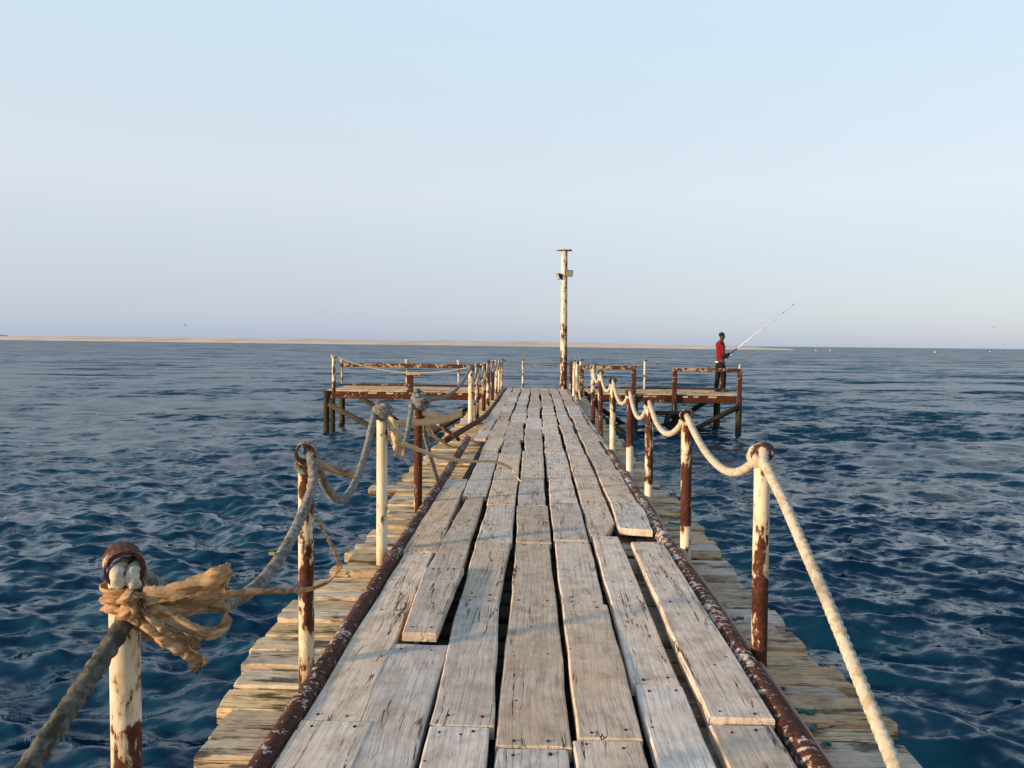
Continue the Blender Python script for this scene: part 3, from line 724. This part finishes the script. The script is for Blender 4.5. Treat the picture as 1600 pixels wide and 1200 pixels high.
# ------------------------------------------------------------------ cloth strips
def ribbon(name, label, cat, pts, width, mat, wdir=(0, 0, 1), crumple=.006, n=10, twist=0.0, fray=.5, group=None, tip=1.0, nw=5):
    P = catmull(pts, n); rows = []; p0 = P[0].copy()
    for i, p in enumerate(P):
        t = (P[min(i + 1, len(P) - 1)] - P[max(i - 1, 0)]).normalized(); f = i / (len(P) - 1)
        w = Vector(wdir); w = (w - t * w.dot(t)).normalized(); w.rotate(Matrix.Rotation(twist * f, 3, t)); nn = t.cross(w)
        ww = width * (1 + (tip - 1) * f) * (1 + .22 * noise.noise(Vector((f * 6, width * 90, 1))))
        row = []
        for j in range(nw):
            s = j / (nw - 1) - .5
            q = p - p0 + w * s * ww + nn * (crumple * 2 * noise.noise(Vector((f * 9, s * 5, len(P) * .37))) + crumple * 1.4 * math.sin(s * 7 + f * 5))
            if j in (0, nw - 1): q += w * (1 if j else -1) * width * .16 * noise.noise(Vector((f * len(P) * 1.7, j, width * 70)))
            if i in (0, len(P) - 1): q += t * width * fray * .4 * noise.noise(Vector((s * 9, f * 3 + width * 50, 5)))
            row.append((q, nn))
        rows.append(row)
    th = .0012; loops = []
    for row in rows:
        loops.append([q + nn * th for q, nn in row] + [q - nn * th for q, nn in reversed(row)])
    m = MB(); m.loft(loops, caps=True); o = m.build(name, mat, smooth=False, loc=p0)
    me = o.data; me.polygons.foreach_set('use_smooth', [True] * len(me.polygons))
    return tag(o, label, cat, group)
t = thing('cloth_tie', 'torn tan cloth knotted in a bow round the ringed cream post', 'cloth', (-.94, 1.75, .76))
def part_of(o, name):
    o.location = Vector(o.location) - Vector(t.location); o.parent = t; o.name = name
    for k in ('label', 'category', 'group'):
        if k in o: del o[k]
wrap = lambda z, R, a0, a1, dz=0: [(-.94 + R * math.cos(a), 1.75 + R * math.sin(a), z + dz * (a - a0)) for a in np.linspace(a0, a1, 11)]
part_of(ribbon('band', 'x', 'x', wrap(.775, .046, -.4, -6.4), .034, CLOTH, crumple=.003, n=3), 'band')
part_of(ribbon('band', 'x', 'x', wrap(.752, .044, -1.0, -7.0, .002), .03, CLOTH, crumple=.004, n=3), 'band')
part_of(ribbon('loop', 'x', 'x', [(-.868, 1.69, .782), (-.815, 1.70, .789), (-.757, 1.72, .80), (-.71, 1.74, .821), (-.704, 1.77, .818), (-.724, 1.79, .783), (-.761, 1.77, .754), (-.79, 1.74, .737), (-.86, 1.70, .75)], .042, CLOTH, wdir=(-.2, .5, 1), twist=.7), 'loop')
part_of(ribbon('loop', 'x', 'x', [(-.87, 1.70, .76), (-.79, 1.70, .723), (-.744, 1.71, .697), (-.716, 1.73, .690), (-.707, 1.76, .703), (-.721, 1.78, .726), (-.80, 1.77, .75), (-.88, 1.72, .77)], .030, CLOTH, wdir=(.2, .4, 1), twist=-.4), 'loop')
part_of(ribbon('tail', 'x', 'x', [(-.885, 1.695, .76), (-.838, 1.68, .725), (-.806, 1.68, .704), (-.771, 1.69, .689), (-.738, 1.70, .678)], .028, CLOTH, wdir=(.1, .5, 1), twist=.5, fray=1.2), 'tail')
part_of(ribbon('tail', 'x', 'x', [(-.895, 1.70, .73), (-.833, 1.67, .704), (-.793, 1.67, .685), (-.76, 1.68, .662), (-.728, 1.69, .630)], .034, CLOTH, wdir=(.1, .6, 1), twist=.8, fray=1.6, crumple=.01), 'tail')
part_of(ribbon('fold', 'x', 'x', [(-.898, 1.70, .775), (-.869, 1.705, .762), (-.845, 1.73, .719), (-.834, 1.76, .727), (-.85, 1.74, .77)], .03, CLOTH, wdir=(.5, -.2, 1), twist=1.0, crumple=.009), 'fold')
for k in range(4):
    a = k * 1.6; part_of(ribbon('fold', 'x', 'x', [(-.905 + .012 * math.cos(a), 1.692, .765 + .02 * math.sin(a)), (-.890, 1.672, .762 + .024 * math.sin(a + .6)), (-.873, 1.682, .755 + .02 * math.sin(a + 1.4)), (-.868, 1.70, .745)], .03, CLOTH, wdir=(.3 * math.cos(a), .3, 1), crumple=.010, twist=1.2), 'fold')
ribbon('cloth_strip', 'long tan strip blown from the cloth bow to the rust-blotched post', 'strip', [(-.82, 1.8, .738), (-.814, 1.95, .699), (-.87, 2.4, .564), (-.885, 2.8, .44), (-.891, 3.1, .355), (-.84, 3.16, .372), (-.81, 3.2, .414), (-.826, 3.2, .481), (-.861, 3.2, .545), (-.90, 3.2, .625)], .026, CLOTH, wdir=(.2, 0, 1), twist=1.5, crumple=.004)
ribbon('cloth_strip', 'short stiff tan strip jutting from the top of the rust-blotched post', 'strip', [(-.91, 3.19, .86), (-.868, 3.22, .833), (-.83, 3.28, .802), (-.78, 3.35, .775)], .03, CLOTH, wdir=(.2, .3, 1), crumple=.004)
ribbon('cloth_strip', 'frayed cloth tassel hanging beside the rope-capped cream post', 'strip', [(-.955, 4.985, .885), (-.91, 4.96, .84), (-.89, 4.95, .77), (-.876, 4.95, .70), (-.868, 4.95, .64)], .045, STRAP, wdir=(1, .3, 0), crumple=.012, fray=1.5, tip=1.6)
ribbon('tape_strip', 'long straw-coloured tape trailing from the rope-capped post onto the boards', 'strip', [(-.992, 4.98, .765), (-.891, 5.5, .621), (-.749, 6.2, .44), (-.549, 6.9, .307), (-.382, 7.5, .214), (-.246, 7.72, .116), (-.165, 7.66, .025), (-.14, 7.62, .018)], .036, STRAP, wdir=(.1, .1, 1), twist=.6, crumple=.004, tip=.5)
ribbon('tape_strip', 'wide straw tape curling out past the dark red post', 'strip', [(-1.203, 6.3, .699), (-1.09, 6.45, .690), (-.99, 6.51, .685), (-.811, 6.7, .692), (-.654, 6.9, .743)], .04, STRAP, wdir=(0, .2, 1), twist=.3, crumple=.004, tip=1.8)
ribbon('tape_strip', 'short tan tab sticking out of the rope bundle', 'strip', [(-.97, 6.54, .775), (-.897, 6.6, .744), (-.83, 6.7, .736)], .045, STRAP, wdir=(0, .2, 1), crumple=.004)
ribbon('tape_strip', 'pale strap slanting from the dark red post to the pipe end', 'strip', [(-.95, 6.59, .70), (-.975, 7.4, .47), (-.991, 8.2, .315), (-1.0, 9.1, .15), (-.985, 9.9, .03)], .035, STRAP, wdir=(1, 0, .3), crumple=.003)
m = MB(); m.box(-.012, .012, -.004, .004, -.006, .006, .002)
o = m.build('tag', simple('lime_tag', (.22, .20, .03), (.34, .28, .05), 40, .6, 0), loc=(-.937, 2.75, .592)); tag(o, 'tiny lime-yellow tag stuck on the sagging grey rope', 'tag')

# ------------------------------------------------------------------ lamp pole
t = thing('light_pole', 'tall peeling cream pole with two floodlights and a flat cap plate', 'light pole', (.805, 23.6, -.05))
m = MB(); m.tube([(-.03 * q, 0, 4.17 * q) for q in np.linspace(0, 1, 16)], [.105 - .012 * q for q in np.linspace(0, 1, 16)], 16, wob=.02)
o = m.build('pole', PAINT, t, smooth=True); rustp(o, .55, .42, .24, .85, 2.0)
m = MB(); m.box(-.23, .23, -.14, .14, -.014, .014, .004); o = m.build('cap_plate', PAINT, t, loc=(-.03, 0, 4.19)); rustp(o, .3, .3, .3)
def flood(x, y, z, rx, rz, lit):
    m = MB(); rings = [[(sx * w, yy, sz * h) for sx, sz in ((-1, -1), (1, -1), (1, 1), (-1, 1))] for yy, w, h in ((-.05, .115, .095), (-.035, .115, .095), (.05, .07, .055))]
    m.loft(rings); h = m.build('floodlight', DARKP, t, loc=(x, y, z)); h.rotation_euler = (rx, 0, rz)
    m = MB(); m.box(-.095, .095, -.055, -.051, -.078, .078); m.build('lens', GLASS, h)
    m = MB(); m.tube([(0, .05, 0), (-.06 if lit else .06, .12, -.02)], .018, 6); m.build('bracket', DARKP, h)
flood(.10, -.14, 3.50, .25, .25, 1)
flood(-.17, -.03, 3.42, .35, -1.25, 0)

# ------------------------------------------------------------------ tyre fender
t = thing('tyre', 'black tyre hung under the wing below the gap between rail frames', 'tyre', (3.80, 21.80, -.74))
m = MB(); n = 28; prof = [(.165, -.075), (.20, -.095), (.25, -.09), (.275, -.06), (.275, .06), (.25, .09), (.20, .095), (.165, .075), (.17, .0)]
rings = [[(rr * math.cos(a), yy, rr * math.sin(a)) for rr, yy in prof] for a in np.linspace(0, 2 * math.pi, n + 1)]
m.loft(rings, caps=False); o = m.build('tread', RUBBER, t, smooth=True); o.rotation_euler = (.12, 0, .3)
m = MB(); m.tube([(0, .02, .21), (0, .08, .4), (.01, .13, .55)], .014, 6); m.build('hanging_rope', ROPE_G, t)
t = thing('fender_beam', 'dark timber beam behind the hanging tyre', 'beam', (3.66, 21.99, -.53))
m = MB(); m.box(-.5, .5, -.05, .05, -.06, .06, .01); m.build('beam', W_PILE, t)

# ------------------------------------------------------------------ fisherman
def skin(name, verts, radii, edg, mat, parent, root=0, sub=2):
    me = bpy.data.meshes.new(name); me.from_pydata(verts, edg, []); me.update()
    o = bpy.data.objects.new(name, me); col.objects.link(o)
    sm = o.modifiers.new('s', 'SKIN'); sm.use_smooth_shade = True
    ss = o.modifiers.new('u', 'SUBSURF'); ss.levels = sub; ss.render_levels = sub
    for i, sv in enumerate(me.skin_vertices[0].data):
        r = radii[i]; sv.radius = r if isinstance(r, tuple) else (r, r); sv.use_root = (i == root)
    dg = bpy.context.evaluated_depsgraph_get(); dg.update()
    out = bpy.data.meshes.new_from_object(o.evaluated_get(dg)); out.name = name
    bpy.data.objects.remove(o); out.materials.clear()
    return mkobj(name, out, mat, parent)
pr = thing('person', 'man in a red t-shirt and black trousers fishing from the pier wing', 'person', (5.38, 23.3, .0))
pr.rotation_euler = (0, 0, .12)
V = [(0, 0, .93), (0, 0, 1.10), (.0, 0, 1.27), (-.01, 0, 1.42), (.015, 0, 1.50), (.035, 0, 1.565), (.045, 0, 1.64), (.03, 0, 1.715)]
Rr = [.082, .078, .084, .080, .054, .066, .088, .07]
Ee = [(i, i + 1) for i in range(7)]
def chain(start, pts, rs):
    p = start
    for q, r in zip(pts, rs): V.append(q); Rr.append(r); Ee.append((p, len(V) - 1)); p = len(V) - 1
    return p
for s, fx in ((1, -.07), (-1, .08)):
    chain(0, [(fx * .3, s * .095, .86), (fx * .7 + .02, s * .10, .48), (fx - .015, s * .10, .10), (fx + .06, s * .105, .045), (fx + .17, s * .115, .032)], [.088, .058, .042, .042, .03])
hands = []
for s in (1, -1):
    hx = .285 if s > 0 else .20; hz = 1.10 if s > 0 else 1.03
    chain(3, [(-.01, s * .16, 1.415), (.0, s * .215, 1.16), (hx - .10, s * .10, hz - .01), (hx - .02, s * .045, hz)], [.062, .045, .034, .036]); hands.append((hx, s, hz))
body = skin('body', V, Rr, Ee, SKIN, pr)
fm = MB()
for hx, s, hz in hands:
    for k in range(4):
        L = [.95, 1.05, 1.0, .85][k]; z = hz + .03 - .02 * k; x = hx + .014 - .004 * k
        fm.tube([(x - .04, s * .035, z), (x + .02 * L, s * .030, z), (x + .035 * L, s * .005, z - .004), (x + .022 * L, -s * .018, z - .006)], [.011, .010, .009, .008], 6)
    fm.tube([(hx - .04, s * .04, hz + .02), (hx - .02, s * .01, hz + .045), (hx + .01, -s * .01, hz + .035)], [.012, .011, .009], 6)
fm.build('fingers', SKIN, pr, smooth=True)
hm = MB(); hm.ball((.022, 0, 1.678), (.088, .084, .074), 14, 9)
hm.build('hair', HAIR, pr, smooth=True)
em = MB()
for s in (1, -1): em.ball((.035, s * .088, 1.63), (.018, .010, .028), 8, 5)
em.ball((.116, 0, 1.612), (.016, .012, .020), 8, 5); em.ball((.094, 0, 1.572), (.014, .022, .009), 8, 5); em.build('face_features', SKIN, pr, smooth=True)
em = MB()
for s in (1, -1): em.ball((.100, s * .03, 1.640), (.010, .013, .008), 8, 5)
em.build('eyes', DARKP, pr, smooth=True)
skin('shirt', [(0, 0, .865), (0, 0, 1.06), (0, 0, 1.27), (-.01, 0, 1.42), (.008, 0, 1.475), (-.012, .165, 1.42), (-.002, .205, 1.25), (.0, .215, 1.19), (-.012, -.165, 1.42), (-.002, -.205, 1.25), (.0, -.215, 1.19)],
     [.142, .128, .132, .112, .070, .084, .064, .062, .084, .064, .062], [(0, 1), (1, 2), (2, 3), (3, 4), (3, 5), (5, 6), (6, 7), (3, 8), (8, 9), (9, 10)], SHIRT, pr)
Tv = [(0, 0, .94), (0, 0, .88)]; Tr = [.128, .126]; Te = [(0, 1)]
for s, fx in ((1, -.07), (-1, .08)):
    b = len(Tv); Tv += [(fx * .3, s * .095, .80), (fx * .7 + .02, s * .10, .48), (fx - .01, s * .10, .085)]; Tr += [.105, .082, .070]; Te += [(1, b), (b, b + 1), (b + 1, b + 2)]
skin('trousers', Tv, Tr, Te, TROUS, pr)
hm = MB(); hm.tube([(-.09, -.09, .88), (-.128, -.03, .875), (-.128, .04, .875), (-.08, .10, .905)], .020, 8); hm.build('vest_hem', WHITE, pr, smooth=True)
sm_ = MB()
for s, fx in ((1, -.07), (-1, .08)):
    sm_.ball((fx + .06, s * .108, .022), (.135, .05, .022), 10, 5)
sm_.build('sandals', DARKP, pr, smooth=True)
ro = thing('fishing_rod', 'long white fishing rod held up by the man in red', 'fishing rod', (5.65, 23.335, 1.10))
d = Vector((1.77, .05, 1.44)).normalized()
m = MB(); P0, P1 = d * -.38, d * .28
m.tube([P0, P1], [.016, .014], 8); m.build('handle', DARKP, ro, smooth=True)
m = MB(); m.tube([d * .28, d * 1.2, d * 2.45 + Vector((0, 0, -.02))], [.013, .010, .006], 8); rodb = m.build('blank', WHITE, ro, smooth=True)
for k in range(6):
    c = d * (.55 + .36 * k); m = MB(); up = Vector((d.z, 0, -d.x))
    m.tube([c + up * .02 + (up * math.cos(a) + Vector((0, 1, 0)) * math.sin(a)) * .018 for a in np.linspace(0, 6.28, 11)], .004, 5); m.tube([c, c + up * .008], .016, 6)
    m.build('guide', DARKP, rodb)
m = MB(); m.ball((.0, 0, -.07), (.035, .05, .055), 10, 7); m.tube([(-.0, 0, -.07), (.0, 0, 0)], .014, 6); rl = m.build('reel', WHITE, ro, smooth=True, loc=d * .06)
m = MB(); m.tube([(0, .04, -.07), (.02, .08, -.07), (.06, .085, -.09)], .008, 6); m.build('crank', DARKP, rl)

# ------------------------------------------------------------------ birds and floats
def bird(loc, s, rz, roll, label):
    t = thing('gull', label, 'bird', loc, 'birds in flight'); t.rotation_euler = (0, roll, rz)
    m = MB(); m.tube([(0, -.2 * s, 0), (0, -.1 * s, .0), (0, .08 * s, .0), (0, .2 * s, -.01 * s)], [.01 * s, .05 * s, .045 * s, .012 * s], 8); m.build('body', FEATH, t, smooth=True)
    for q in (-1, 1):
        m = MB(); m.loft([[(q * x * s, (y - w) * s, (z - .006) * s), (q * x * s, (y + w) * s, z * s), (q * x * s, (y - w) * s, (z + .006) * s)] for x, y, z, w in ((.02, 0, .02, .07), (.22, .04, .09, .06), (.5, -.06, .03, .012))])
        m.build('wing', FEATH, t)
bird((-36.2, 80, 2.9), .55, 1.2, 1.1, 'dark bird flying alone above the sandbank')
bird((45.4, 80, 3.5), .5, .2, .1, 'dark bird gliding highest over open water past the fisherman')
bird((46.4, 80, 1.8), .4, .5, .2, 'small bird skimming just above the horizon past the fisherman')
for x, y in ((182, 521), (199, 542), (221, 445), (344, 610)):
    t = thing('float', 'white float bobbing on the water off the tip of the sandbank', 'float', (x, y, SEA), 'white floats on the water')
    m = MB(); m.ball((0, 0, .25), (.42, .42, .4), 10, 6); m.build('ball', WHITE, t, smooth=True)
    m = MB(); m.tube([(0, 0, .6), (0, 0, .95)], .05, 6); m.build('stem', WHITE, t)
